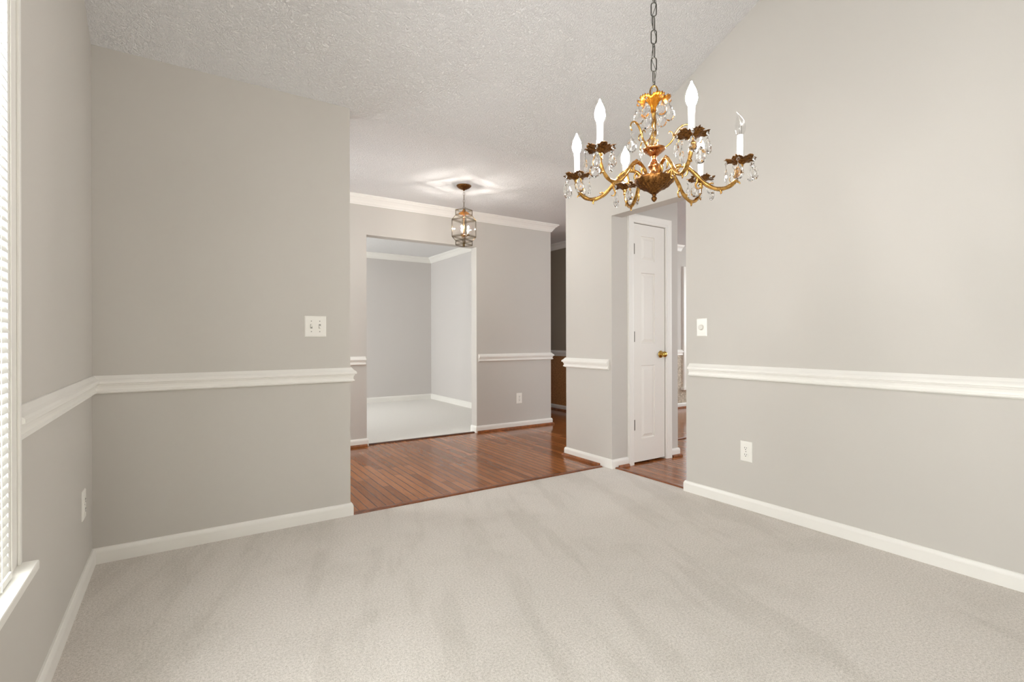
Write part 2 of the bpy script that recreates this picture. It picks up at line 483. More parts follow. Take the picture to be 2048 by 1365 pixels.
# chair rails
trim([(XL, 1.685), (XL, YB), (XE, YB), (XE, YB + T)], RAIL, -1)
trim([(XR, YN), (XR, 2.208)], RAIL, 1)
trim([(XR, YD + 0.028), (XR, YP), (XR + 0.1, YP)], RAIL, 1)
trim([(0.0, YF), (XO1 - 0.012, YF)], RAIL, -1)
trim([(XO2 + 0.022, YF), (XF, YF), (XF, YF + 0.3)], RAIL, -1)
# baseboards
trim([(XR - 0.0, YN), (XL, YN), (XL, YB), (XE, YB), (XE, YB + T)], BASE, -1, name='baseboard_left')
trim([(XR, YN), (XR, YR), (XR + 0.115, YR)], BASE, 1, name='baseboard_right')
trim([(XR + 0.3, YP), (XR, YP), (XR, YD), (3.088, YD)], BASE, -1, name='baseboard_pier')
trim([(3.632, YD), (XD, YD), (XD, YP)], BASE, -1, name='baseboard_closet')
trim([(-0.35, YF), (XO1, YF), (XO1, YF + T)], BASE, -1, name='baseboard_foyer_left')
trim([(XO2, YF + T), (XO2, YF), (XF, YF), (XF, 8.0)], BASE, -1, name='baseboard_foyer_right')
trim([(XL, YLR), (XLR, YLR), (XLR, YF + T)], [(o * 1.0, z * 1.25) for o, z in BASE], -1, name='baseboard_living')
trim([(XH, 9.3), (XH, YK), (6.6, YK)], BASE, -1, name='baseboard_hall')
# hall chair rails and crowns
trim([(XH, 9.3), (XH, YK), (6.39, YK)], RAIL, -1)
trim([(XH, 9.3), (XH, YK), (6.367, YK)], crown_prof(2.475), -1)
trim([(-0.35, YF), (XF, YF), (XF, 9.3)], crown_prof(2.467), -1)
trim([(XL, YLR), (XLR, YLR), (XLR, YF + T)], crown_prof(2.484), -1)
# shoe mouldings on the wood floor side
trim([(-0.35, YF), (XO1 + 0.0, YF)], SHOE, -1, 'shoe')
trim([(XO2, YF), (XF, YF), (XF, 8.0)], SHOE, -1, 'shoe')
trim([(XR + 0.3, YP), (XR, YP), (XR, YB + 0.035)], SHOE, -1, 'shoe')
trim([(XR + 0.06, YD), (3.088, YD)], SHOE, -1, 'shoe')
trim([(3.632, YD), (XD, YD), (XD, YP)], SHOE, -1, 'shoe')
trim([(XH, 9.3), (XH, YK), (6.6, YK)], SHOE, -1, 'shoe')
# reducer strips between carpet and wood
RED = [(0, -.004), (0, .002), (.004, .008), (.012, .010), (.034, .009), (.044, .003), (.046, -.004)]
trim([(XE + 0.015, YB - 0.016), (XR - 0.036, YB - 0.016)], RED, 1, 'reducer')
trim([(XR + 0.020, YR + 0.016), (XR + 0.020, YD - 0.017)], RED, -1, 'reducer')
trim([(XO1 + 0.014, YF + 0.060), (XO2 - 0.015, YF + 0.060)], [(o * 0.9, z * .8) for o, z in RED], -1, 'dark_reducer')
trim([(XD + 0.02, 3.43), (6.0, 3.43)], [(o, z * 0.6) for o, z in RED], 1, 'reducer')

# ------------------------------------------------------------------ window (left wall) + blind
CW = 0.084; CP = 0.019
def double_hung(name, WY0, WY1, sill0, sill1):
    YM = (WY0 + WY1) / 2
    win = empty(name, (XL, YM, WZ0)); struct(win)
    def wbox(m, y0, y1, z0, z1, xa, xb): m.box(xa, xb, y0 - YM, y1 - YM, z0 - WZ0, z1 - WZ0)
    cs = MB()
    for (y0, y1) in ((WY1 - 0.004, WY1 + CW), (WY0 - CW, WY0 + 0.004)):
        wbox(cs, y0, y1, 0.505, WZ1 + CW, 0, CP)
    wbox(cs, WY0 + 0.004, WY1 - 0.004, WZ1, WZ1 + CW, 0, CP)
    wbox(cs, WY1 + CW - 0.016, WY1 + CW, 0.505, WZ1 + CW, CP, CP + 0.006)
    wbox(cs, WY1 + 0.012, WY1 + 0.020, 0.505, WZ1, CP, CP + 0.003)
    cs.build('window_casing', M['trim'], win, bevel=0.002)
    st = MB(); wbox(st, sill0, sill1, 0.480, 0.505, -0.05, 0.055)
    st.build('window_sill', M['trim'], win, bevel=0.004)
    jb = MB(); wbox(jb, WY1 - 0.012, WY1 - 0.0005, 0.505, WZ1 - 0.0005, -T, 0); wbox(jb, WY0 + 0.0005, WY0 + 0.012, 0.505, WZ1 - 0.0005, -T, 0); wbox(jb, WY0 + 0.012, WY1 - 0.012, WZ1 - 0.012, WZ1 - 0.0005, -T, 0)
    jb.build('window_jamb', M['trim'], win)
    sa = MB(); y0, y1 = WY0 + 0.012, WY1 - 0.012
    for (z0, z1, xo) in ((0.505, 1.30, -0.095), (1.28, WZ1 - 0.012, -0.115)):
        wbox(sa, y0, y0 + 0.045, z0, z1, xo, xo + 0.03); wbox(sa, y1 - 0.045, y1, z0, z1, xo, xo + 0.03)
        wbox(sa, y0 + 0.045, y1 - 0.045, z0, z0 + 0.045, xo, xo + 0.03); wbox(sa, y0 + 0.045, y1 - 0.045, z1 - 0.04, z1, xo, xo + 0.03)
    sa.build('window_frame', M['trim'], win)
    for (z0, z1, xo) in ((0.550, 1.26, -0.082), (1.325, WZ1 - 0.052, -0.102)):
        g = MB(); wbox(g, y0 + 0.045, y1 - 0.045, z0, z1, xo, xo + 0.003); g.build('window_pane', M['pane'], win)
double_hung('window_1', WY0, WY1, 0.53, 1.694)
double_hung('added_window_6', VY0, VY1, -0.66, 0.515)  # added window out of view, brings in the main daylight

blind = empty('window_blind', (XL + 0.018, 1.11, 0.512))
tag(blind, 'white horizontal slat blind hanging inside the left window frame', 'blind')
by0, by1 = WY0 + 0.012 - 1.11, WY1 - 0.011 - 1.11
slat = MB()
ang = math.radians(-66); hw = 0.0125
sec = []
for i in range(5):
    t = -1 + i / 2.0
    sec.append((t * hw * math.cos(ang), t * hw * math.sin(ang) + 0.0018 * (1 - t * t)))
pr = sec + [(x, z - 0.0009) for x, z in reversed(sec)]
slat.prism([(x, z) for x, z in pr], 'y', by0, by1)
first = slat.build('slat', M['blind'], blind)
nsl = 70
for k in range(nsl):
    o = first if k == 0 else first.copy()
    if k: C.objects.link(o); o.parent = blind
    o.location = (0, 0, 0.024 + k * 0.0226)
br = MB(); br.box(-0.009, 0.009, by0, by1, -0.006, 0.010); br.build('bottom_rail', M['blind'], blind, bevel=0.002)
hr = MB(); hr.box(-0.014, 0.014, by0, by1, 1.600, 1.626); hr.build('head_rail', M['blind'], blind, bevel=0.002)
lc = MB()
for y in (by0 + 0.12, 0.0, by1 - 0.10):
    for x in (-0.0135, 0.0135): lc.tube([(x, y, 0.0), (x, y, 1.61)], 0.0009, 5)
lc.build('ladder_cord', M['blind'], blind)

# windows out of view: foyer, rear and east ones added to let in light, living room, far kitchen
def plain_window(name, axis, fixed, a0, a1, z0, z1, bars=1):
    e = empty(name, (fixed, (a0 + a1) / 2, z0) if axis == 'x' else ((a0 + a1) / 2, fixed, z0)); struct(e)
    w_ = (a1 - a0) / 2; h = z1 - z0; fr = MB(); gl = MB()
    def bx(m, a, b, c_, d, t):
        if axis == 'x': m.box(-t, t, a, b, c_, d)
        else: m.box(a, b, -t, t, c_, d)
    bx(fr, -w_, -w_ + .05, 0, h, .02); bx(fr, w_ - .05, w_, 0, h, .02); bx(fr, -w_ + .05, w_ - .05, 0, .05, .02); bx(fr, -w_ + .05, w_ - .05, h - .05, h, .02)
    bx(fr, -.02, .02, .05, h - .05, .018)
    bx(gl, -w_ + .05, -.02, .05, h - .05, .002); bx(gl, .02, w_ - .05, .05, h - .05, .002)
    fr.build('window_frame', M['trim'], e); gl.build('window_pane', M['pane'], e)
    return e
plain_window('added_window_2', 'x', XL - 0.06, 3.85, 4.60, 0.55, 2.1)  # added foyer glazing, sized for the light it lets in
plain_window('window_3', 'x', XL - 0.06, 6.55, 7.8, 0.5, 2.15)
plain_window('added_window_4', 'y', YN - 0.06, 4.1, 6.3, 0.8, 2.2)  # unseen kitchen window added for its fill lamp
plain_window('added_window_7', 'x', 8.15, 1.8, 4.2, 0.7, 2.2)  # unseen east window added for its fill lamp
plain_window('window_5', 'y', YK + 0.05, 6.45, 7.3, 0.30, 2.1)
c6 = MB(); c6.box(6.40, 6.47, YK - 0.03, YK, 0.30, 2.15); c6.box(6.36, 7.35, YK - 0.06, YK, 0.27, 0.31)
struct(c6.build('trim_30', M['trim']))

# ------------------------------------------------------------------ closet door
door = empty('door_1', (DX0, YD + 0.004, 0.012)); struct(door)
DW, DH = DX1 - DX0 - 0.006, DZ - 0.012 - 0.004
ds = MB(); y_f, y_b = 0.0, 0.035
px0, px1 = 0.100, 0.100 + 0.170
rails = [(0.0, 0.192), (0.812, 1.000), (1.600, 1.704), (1.912, DH)]
X0 = 0.003
ds.box(X0, X0 + px0 - X0, y_f, y_b, 0, DH); ds.box(px1, X0 + DW, y_f, y_b, 0, DH)
for a, b in rails: ds.box(px0, px1, y_f, y_b, a, b)
for a, b in ((0.192, 0.812), (1.0, 1.6), (1.704, 1.912)):
    # sunk bevel + raised field
    d1, d2, i1, i2 = 0.011, 0.002, 0.009, 0.036
    v = []
    for (ins, dep) in ((0, 0), (0.004, d1), (i1, d1), (i2, d2)):
        v += [(px0 + ins, y_f + dep, a + ins), (px1 - ins, y_f + dep, a + ins), (px1 - ins, y_f + dep, b - ins), (px0 + ins, y_f + dep, b - ins)]
    fs = []
    for r in range(3):
        for k in range(4): fs.append((r * 4 + k, r * 4 + (k + 1) % 4, (r + 1) * 4 + (k + 1) % 4, (r + 1) * 4 + k))
    fs.append((12, 13, 14, 15)); ds.add(v, fs)
    ds.box(px0, px1, y_f + 0.015, y_b, a, b)
ds.build('door_leaf', M['door'], door)
kn = MB()
kx, kz = 3.503 - DX0, 0.915 - 0.012
prof = [(0.0, 0.062), (0.012, 0.061), (0.021, 0.056), (0.026, 0.047), (0.026, 0.040), (0.020, 0.031), (0.011, 0.026), (0.010, 0.016), (0.014, 0.012), (0.029, 0.008), (0.032, 0.003), (0.032, 0.0)]
tmp = MB().lathe(prof, seg=28)
kn.add([(kx + p[0], -p[2], kz + p[1]) for p in tmp.v], tmp.f)
kn.build('door_knob', M['brass'], door, smooth=True)
for z in (1.807, 1.068, 0.325):
    h = MB(); h.tube([(0.0, -0.006, z - 0.012 - 0.044), (0.0, -0.006, z - 0.012 + 0.044)], 0.0065, 10)
    for q in (-0.047, 0.047): h.lathe([(0, -0.004), (0.005, -0.002), (0.005, 0.002), (0, 0.004)], (0.0, -0.006, z - 0.012 + q), 10)
    h.box(0.004, 0.020, -0.0030, 0.001, z - 0.056, z + 0.032)
    h.build('hinge', M['steel'], door)
# casing (mitred, stepped)
cz = MB()
CP2 = [(0.0, 0.0), (0.0, -0.010), (0.006, -0.013), (0.018, -0.012), (0.024, -0.015), (0.050, -0.017), (0.060, -0.019), (0.067, -0.019), (0.069, 0.0)]
a0, a1, zt = DX0 - 0.002, DX1 + 0.002, DZ + 0.002
def ring(o, y): return [(a0 - o, YD + y, -0.004), (a0 - o, YD + y, zt + o), (a1 + o, YD + y, zt + o), (a1 + o, YD + y, -0.004)]
vs = []; n = len(CP2)
for (o, y) in CP2: vs += ring(o, y)
fs = []
for i in range(n):
    j = (i + 1) % n
    for k in range(3): fs.append((i * 4 + k, i * 4 + k + 1, j * 4 + k + 1, j * 4 + k))
fs.append(tuple(i * 4 for i in range(n))); fs.append(tuple(i * 4 + 3 for i in range(n)))
cz.add(vs, fs)
struct(cz.build('trim_31', M['trim']))
ci = MB(); ci.box(XR + 0.13, XD - 0.11, YD + 0.11, YD + 0.118, 0, 2.4)  # added dark sheet, closet shade put into its colour
struct(ci.build('closet_shade_sheet', M['closet_shade']))

# ------------------------------------------------------------------ plates
def plate_mesh(w_, h, d=0.006):
    # local: plate faces -Y
    m = MB(); b = 0.005
    v = [(-w_/2, 0, -h/2), (w_/2, 0, -h/2), (w_/2, 0, h/2), (-w_/2, 0, h/2),
         (-w_/2, -d*.45, -h/2), (w_/2, -d*.45, -h/2), (w_/2, -d*.45, h/2), (-w_/2, -d*.45, h/2),
         (-w_/2+b, -d, -h/2+b), (w_/2-b, -d, -h/2+b), (w_/2-b, -d, h/2-b), (-w_/2+b, -d, h/2-b)]
    fs = [(0, 3, 2, 1)] + [(r*4+k, r*4+(k+1) % 4, (r+1)*4+(k+1) % 4, (r+1)*4+k) for r in range(2) for k in range(4)] + [(8, 9, 10, 11)]
    return m.add(v, fs)
def disc(m, x, z, r, y0, y1, seg=20, flat=0):
    vs = []
    for y in (y0, y1):
        for k in range(seg):
            t = 2 * PI * k / seg; px = r * math.cos(t); pz = r * math.sin(t)
            if flat: pz = max(-flat, min(flat, pz))
            vs.append((x + px, y, z + pz))
    fs = [tuple(range(seg)), tuple(range(2 * seg - 1, seg - 1, -1))] + [(k, (k + 1) % seg, seg + (k + 1) % seg, seg + k) for k in range(seg)]
    m.add(vs, fs)
def outlet(loc, rz, label):
    e = empty('wall_outlet', loc, rz); tag(e, label, 'outlet', 'white duplex wall outlets')
    plate_mesh(0.076, 0.124).build('cover_plate', M['plastic'], e)
    for dz in (0.0205, -0.0205):
        r = MB(); disc(r, 0, dz, 0.0175, -0.0055, -0.0085, 24, 0.0145); rc = r.build('receptacle', M['plastic'], e)
        s_ = MB(); s_.box(-0.0075, -0.0050, -0.0092, -0.0080, dz - 0.001, dz + 0.008); s_.box(0.0050, 0.0075, -0.0092, -0.0080, dz + 0.000, dz + 0.007)
        disc(s_, 0, dz - 0.007, 0.0028, -0.0080, -0.0092, 12); s_.build('slot', M['slot'], rc)
    s = MB(); disc(s, 0, 0, 0.0032, -0.0055, -0.0068, 12); s.build('screw', M['grey_mark'], e)
    return e
outlet((XR, 1.798, 0.353), -PI / 2, 'white duplex outlet on the right wall below the chair rail')
outlet((3.349, YF, 0.348), 0, 'small white duplex outlet on the far foyer wall beyond the wood floor')
outlet((XL, 2.785, 0.350), PI / 2, 'white outlet seen edge-on low on the left wall near the corner')

sw = empty('light_switch', (0.645, YB, 1.126)); tag(sw, 'white double toggle light switch plate on the back wall beside the foyer opening', 'light switch')
plate_mesh(0.118, 0.120).build('cover_plate', M['plastic'], sw)
for i, dx in enumerate((-0.023, 0.023)):
    fr = MB(); fr.box(dx - 0.0055, dx + 0.0055, -0.0064, -0.0058, -0.0125, 0.0125); fr.build('toggle_slot', M['grey_mark'], sw)
    t = MB(); up = 1 if i == 0 else -1
    t.prism([(-0.006, -0.005), (-0.006, 0.005), (-0.017, up * 0.004 + 0.0035 + up * .004), (-0.017, up * 0.004 - 0.0035 + up * .004)], 'x', dx - 0.0038, dx + 0.0038); t.build('toggle', M['plastic'], sw)
    for dz in (-0.030, 0.030):
        s = MB(); disc(s, dx, dz, 0.003, -0.0055, -0.0068, 12); s.build('screw', M['grey_mark'], sw)
dm = empty('dimmer_switch', (XR, 2.113, 1.126), -PI / 2); tag(dm, 'white rotary dimmer switch on the right wall near its corner', 'dimmer switch')
plate_mesh(0.078, 0.120).build('cover_plate', M['plastic'], dm)
k_ = MB(); tmp = MB().lathe([(0.0185, 0), (0.0185, 0.004), (0.0165, 0.014), (0.014, 0.016), (0, 0.016)], seg=28)
k_.add([(p[0], -0.006 - p[2], p[1]) for p in tmp.v], tmp.f); k_.build('dimmer_knob', mat('knob_plastic', (222, 219, 212), 0.35), dm)

# ------------------------------------------------------------------ chandelier
CX, CY, Z0 = 1.408, 1.218, 1.530
CS = 1.015
ch = empty('chandelier', (CX, CY, 1.05 + (Z0 - 1.05) * CS)); ch.scale = (CS, CS, CS)
tag(ch, 'gold and crystal six-arm candle chandelier hanging on a chain from the sloped ceiling', 'chandelier')
def zz(z): return z - Z0
ZCEIL = (ceil_z(CY) - 1.05) / CS + 1.05
VIEW = math.atan2(-CY, -CX)
# bowl with relief
def bowl_fn(r, z, t, i):
    a = 0.0022 if 0 < i < 8 else 0
    return r + a * math.cos(12 * t + (PI if i % 2 else 0)), z + a * 0.6 * math.sin(24 * t)
MB().lathe([(0.030, zz(1.618)), (0.056, zz(1.617)), (0.065, zz(1.613)), (0.066, zz(1.607)), (0.063, zz(1.599)), (0.057, zz(1.591)), (0.049, zz(1.584)), (0.039, zz(1.578)), (0.029, zz(1.573)), (0.019, zz(1.566)), (0.012, zz(1.560)), (0.006, zz(1.557)), (0.0, zz(1.556))], seg=96, fn=bowl_fn).build('bowl', M['bronze'], ch, smooth=True)
MB().lathe([(0.005, zz(1.558)), (0.008, zz(1.555)), (0.005, zz(1.551)), (0.008, zz(1.547)), (0.0095, zz(1.543)), (0.007, zz(1.536)), (0.003, zz(1.532)), (0, zz(1.530))], seg=24, fn=lambda r, z, t, i: (r * (1 + .08 * math.cos(8 * t)), z)).build('finial', M['bronze'], ch, smooth=True)
# column
MB().lathe([(0.022, zz(1.617)), (0.024, zz(1.622)), (0.017, zz(1.626)), (0.0155, zz(1.648)), (0.019, zz(1.651)), (0.020, zz(1.656)), (0.019, zz(1.661)), (0.014, zz(1.664)), (0.015, zz(1.668)), (0.009, zz(1.676)), (0.0075, zz(1.686)), (0.010, zz(1.689)), (0.010, zz(1.692))], seg=6 * 4, fn=lambda r, z, t, i: (r * (1 + (.05 * math.cos(6 * t) if i < 4 else 0)), z)).build('column', M['copper_gold'], ch, smooth=True)
MB().lathe([(0.009, zz(1.690)), (0.015, zz(1.693)), (0.018, zz(1.698)), (0.025, zz(1.702)), (0.027, zz(1.706)), (0.034, zz(1.709)), (0.038, zz(1.713)), (0.040, zz(1.717)), (0.037, zz(1.719)), (0.024, zz(1.716)), (0.0, zz(1.712))], seg=48, fn=lambda r, z, t, i: (r * (1 + (.03 * math.cos(24 * t) if 1 < i < 5 else 0)), z)).build('upper_cup', M['copper_gold'], ch, smooth=True)
rod = [(0.0012 * math.cos(k * .9), 0.0012 * math.sin(k * .9), zz(1.712) + k * 0.0052) for k in range(33)]
MB().tube(rod, [0.0088 - 0.0001 * k + 0.0008 * math.sin(k * .8) for k in range(33)], 16, flute=5).build('stem', M['gold'], ch, smooth=True)
# leafy crown
def crown_fn(r, z, t, i):
    f_ = i / 6.0
    lobe = abs(math.cos(3 * t))
    rr = r * (1 - 0.16 * f_ * (1 - lobe) ** 2) * (1 + 0.05 * f_ * math.cos(36 * t))
    return rr, z + f_ * (0.008 * (1 - lobe) ** 2 * -1 + 0.0025 * math.cos(36 * t))
cr = MB().lathe([(0.009, zz(1.846)), (0.012, zz(1.854)), (0.018, zz(1.862)), (0.027, zz(1.870)), (0.038, zz(1.877)), (0.048, zz(1.884)), (0.055, zz(1.893))], seg=144, fn=crown_fn, cap=False)
cr.build('crown', M['bright_gold'], ch, smooth=True, solid=0.0015)
# loop
lp = [(0.013 * math.cos(t) * math.cos(VIEW + PI / 2), 0.013 * math.cos(t) * math.sin(VIEW + PI / 2), zz(1.918) + 0.021 * math.sin(t)) for t in [2 * PI * k / 24 for k in range(24)]]
MB().tube(lp, 0.0028, 8, closed=True).build('hanging_loop', M['gold'], ch, smooth=True)
MB().lathe([(0.006, zz(1.85)), (0.006, zz(1.889)), (0.009, zz(1.891)), (0.009, zz(1.897)), (0.0, zz(1.899))], seg=16).build('loop_collar', M['gold'], ch, smooth=True)
# chain
def link_mesh(h, w_, r, seg=8):
    pts = []; rr = w_ / 2 - r; st_ = h / 2 - r - rr
    for k in range(9): t = PI * k / 8; pts.append((rr * math.cos(t), 0, st_ + rr * math.sin(t)))
    for k in range(9): t = PI + PI * k / 8; pts.append((rr * math.cos(t), 0, -st_ + rr * math.sin(t)))
    return MB().tube(pts, r, seg, closed=True)
lk = link_mesh(0.0525, 0.0215, 0.0019).build('chain_link', M['iron'], ch, smooth=True)
zk = 1.965; k = 0
while zk < ZCEIL - 0.05:
    o = lk if k == 0 else lk.copy()
    if k: C.objects.link(o); o.parent = ch
    o.location = (0, 0, zz(zk)); o.rotation_euler = (0, 0, VIEW + PI / 2 + (math.radians(70) if k % 2 == 0 else 0.1))
    zk += 0.0484; k += 1
cp = []
for q in range(150):
    z = 1.905 + (ZCEIL - 0.03 - 1.905) * q / 149
    a = 0.0075 * math.sin((z - 1.95) * 2 * PI / 0.125)
    b_ = 0.004 * math.sin((z - 1.95) * 2 * PI / 0.0484 * 0.5)
    d = VIEW + PI / 2
    cp.append((a * math.cos(d) + b_ * math.cos(VIEW), a * math.sin(d) + b_ * math.sin(VIEW), zz(z)))
MB().tube(cp, 0.0012, 6).build('cord', M['cord'], ch, smooth=True)
cn = MB().lathe([(0.0, -0.045), (0.010, -0.042), (0.02, -0.03), (0.055, -0.016), (0.062, -0.004), (0.062, 0.004)], seg=32)
co = cn.build('canopy', M['gold'], ch, smooth=True); co.location = (0, 0, zz(ZCEIL)); co.rotation_euler = (-math.atan(SL), 0, 0)

# crystals -------------------------------------------------------
def drop_mesh(length, width, depth):
    # faceted almond pendalogue, top at z=0 hanging down, broad face +-X
    m = MB(); n = 10
    outl = []
    for k_ in range(n):
        t = 2 * PI * k_ / n + PI / 2
        px = math.cos(t); pz = math.sin(t)
        taper = 1.0 - 0.38 * max(0, pz) ** 1.2
        zc = -length * 0.58
        z = zc + (length * 0.58 if pz > 0 else length * 0.42) * pz
        outl.append((px * taper * width / 2, z))
    zc = -length * 0.60
    v = [(0, x, z) for x, z in outl]
    v += [(depth * 0.38, x * 0.62, zc + (z - zc) * 0.62) for x, z in outl]
    v += [(-depth * 0.38, x * 0.62, zc + (z - zc) * 0.62) for x, z in outl]
    v += [(depth / 2, 0, zc), (-depth / 2, 0, zc)]
    fs = []
    for i in range(n):
        j = (i + 1) % n
        fs += [(i, j, n + j), (i, n + j, n + i), (j, i, 2 * n + i), (j, 2 * n + i, 2 * n + j), (n + i, n + j, 3 * n), (2 * n + j, 2 * n + i, 3 * n + 1)]
    return m.add(v, fs)
def bead_mesh(r, d):
    m = MB(); n = 8
    v = [(0, r * math.cos(2 * PI * k / n), r * math.sin(2 * PI * k / n)) for k in range(n)]
    v += [(d / 2, .55 * r * math.cos(2 * PI * k / n), .55 * r * math.sin(2 * PI * k / n)) for k in range(n)]
    v += [(-d / 2, .55 * r * math.cos(2 * PI * k / n), .55 * r * math.sin(2 * PI * k / n)) for k in range(n)]
    fs = [tuple(range(n, 2 * n)), tuple(range(3 * n - 1, 2 * n - 1, -1))]
    for i in range(n):
        j = (i + 1) % n
        fs += [(i, j, n + j, n + i), (j, i, 2 * n + i, 2 * n + j)]
    return m.add(v, fs)
drop0 = drop_mesh(0.055, 0.037, 0.013).build('crystal_drop', M['crystal'], ch)
bead0 = bead_mesh(0.0068, 0.007).build('crystal_bead', M['crystal'], drop0); bead0.location = (0, 0, 0.0125)
wire0 = MB().tube([(0, 0, -0.004), (0.0008, 0, 0.006)], 0.0006, 5).tube([(0, 0, 0.019), (-0.0006, 0, 0.024)], 0.0006, 5).build('crystal_wire', M['iron'], drop0)
_first = [True]
def hang(x, y, z, face, s=1.0, tilt=0.0):
    # z: rim height where the wire hooks on
    if _first[0]: o = drop0; _first[0] = False
    else:
        o = drop0.copy(); C.objects.link(o); o.parent = ch
        for cc in (bead0, wire0):
            q = cc.copy(); C.objects.link(q); q.parent = o
    o.scale = (s, s, s)
    o.location = (x, y, zz(z) - 0.024 * s); o.rotation_euler = (0, tilt, face)
    return o
for k in range(6):
    t = math.radians(10 + 60 * k)
    hang(0.052 * math.cos(t), 0.052 * math.sin(t), 1.892, VIEW + random.uniform(-.6, .6), 1.08)
# scroll arms on the upper cup
def pol(r, a, z): return (r * math.cos(a), r * math.sin(a), zz(z))
for adeg in (184, 304, 64):
    a = math.radians(adeg)
    m = MB()
    P_ = smooth_path([pol(0.034, a, 1.715), pol(0.052, a, 1.727), pol(0.064, a, 1.742), pol(0.074, a, 1.764), pol(0.090, a, 1.780), pol(0.108, a, 1.785), pol(0.122, a, 1.776), pol(0.126, a, 1.760), pol(0.119, a, 1.752)], 5)
    nn = len(P_)
    m.tube(P_, [0.0022 + 0.0016 * math.sin(PI * min(1, i / nn * 1.3)) for i in range(nn)], 8)
    P_ = smooth_path([pol(0.066, a, 1.748), pol(0.062, a, 1.764), pol(0.053, a, 1.770), pol(0.048, a, 1.763)], 4)
    m.tube(P_, [0.0026 - 0.0012 * i / len(P_) for i in range(len(P_))], 7)
    P_ = smooth_path([pol(0.069, a, 1.752), pol(0.080, a, 1.745), pol(0.084, a, 1.733), pol(0.077, a, 1.727)], 4)
    m.tube(P_, [0.0028 - 0.0014 * i / len(P_) for i in range(len(P_))], 7)
    for (r_, z_) in ((0.068, 1.752), (0.095, 1.783)): m.lathe([(0, -.005), (.004, -.002), (.0045, .001), (0, .005)], pol(r_, a, z_), 10)
    m.build('scroll', M['gold'], ch, smooth=True)
    hang(*pol(0.120, a, 1.0)[:2], 1.751, a + .7, 0.95)
# drops around the stem
for (ad, r_, z_, s_) in ((math.degrees(VIEW) - 6, 0.024, 1.790, 1.15), (math.degrees(VIEW) + 62, 0.021, 1.848, 0.8), (math.degrees(VIEW) + 178, 0.020, 1.83, 0.9)):
    a = math.radians(ad); x, y = r_ * math.cos(a), r_ * math.sin(a)
    hang(x, y, z_, a + .3, s_)
    MB().tube([(x, y, zz(z_)), (x * 0.8, y * 0.8, zz(1.868))], 0.0006, 5).build('crystal_chain', M['iron'], ch)

# six arms
ARMS = [(-177.9, .270, True), (-115.3, .272, True), (-43.0, .290, False), (1.5, .275, True), (67.5, .250, True), (122.5, .285, True)]
def arm_mesh(rt):
    s_ = rt / CS
    m = MB()
    prof = [(.030, 1.600), (.040, 1.618), (.053, 1.638), (.072, 1.651), (.092, 1.652), (.112, 1.640), (.132, 1.618), (.155, 1.591), (.180, 1.572), (.205, 1.565), (.230, 1.571), (.250, 1.588), (.262, 1.610), (.2665, 1.632)]
    k_ = (s_ - 0.03) / (.2665 - .03)
    pts = smooth_path([((.03 + (r - .03) * k_), 0, zz(z)) for r, z in prof], 4)
    n = len(pts)
    m.tube(pts, [0.0052 + 0.0014 * math.sin(PI * i / n) + 0.0006 * math.sin(i * 1.1) for i in range(n)], 14, flute=4)
    def R(r): return .03 + (r - .03) * k_
    # acanthus curls along the arm
    for cur in ([(.060, 1.642), (.066, 1.630), (.064, 1.618), (.057, 1.613)],
                [(.100, 1.648), (.106, 1.632), (.103, 1.620), (.096, 1.616)],
                [(.135, 1.614), (.137, 1.598), (.131, 1.582), (.136, 1.570), (.145, 1.572)],
                [(.104, 1.648), (.092, 1.660), (.084, 1.657)],
                [(.205, 1.561), (.209, 1.553), (.206, 1.548)],
                [(.252, 1.588), (.262, 1.585), (.265, 1.579)],
                [(.170, 1.579), (.176, 1.586), (.186, 1.585)]):
        P_ = smooth_path([(R(r), 0, zz(z)) for r, z in cur], 4)
        m.tube(P_, [0.0042 - 0.0026 * i / len(P_) for i in range(len(P_))], 8)
    return m, s_
def pan_fn(r, z, t, i):
    f_ = i / 6.0
    lobe = abs(math.cos(3 * t))
    jag = 0.07 * math.cos(21 * t) + 0.05 * math.cos(33 * t + 1)
    return r * (1 + f_ * f_ * (jag - 0.10 * (1 - lobe))), z + f_ * f_ * 0.004 * math.cos(6 * t) + 0.0012 * f_ * math.cos(30 * t)
SLEEVE_TOP = 1.745
bulb_prof = [(0.0085, 0), (0.0125, 0.004), (0.0158, 0.012), (0.0170, 0.021), (0.0165, 0.031), (0.0140, 0.042), (0.0100, 0.052), (0.0060, 0.060), (0.0032, 0.066), (0.0022, 0.071), (0.0, 0.0735)]
GOLDS = ['gold', 'gold', 'gold', 'gold', 'gold', 'gold']
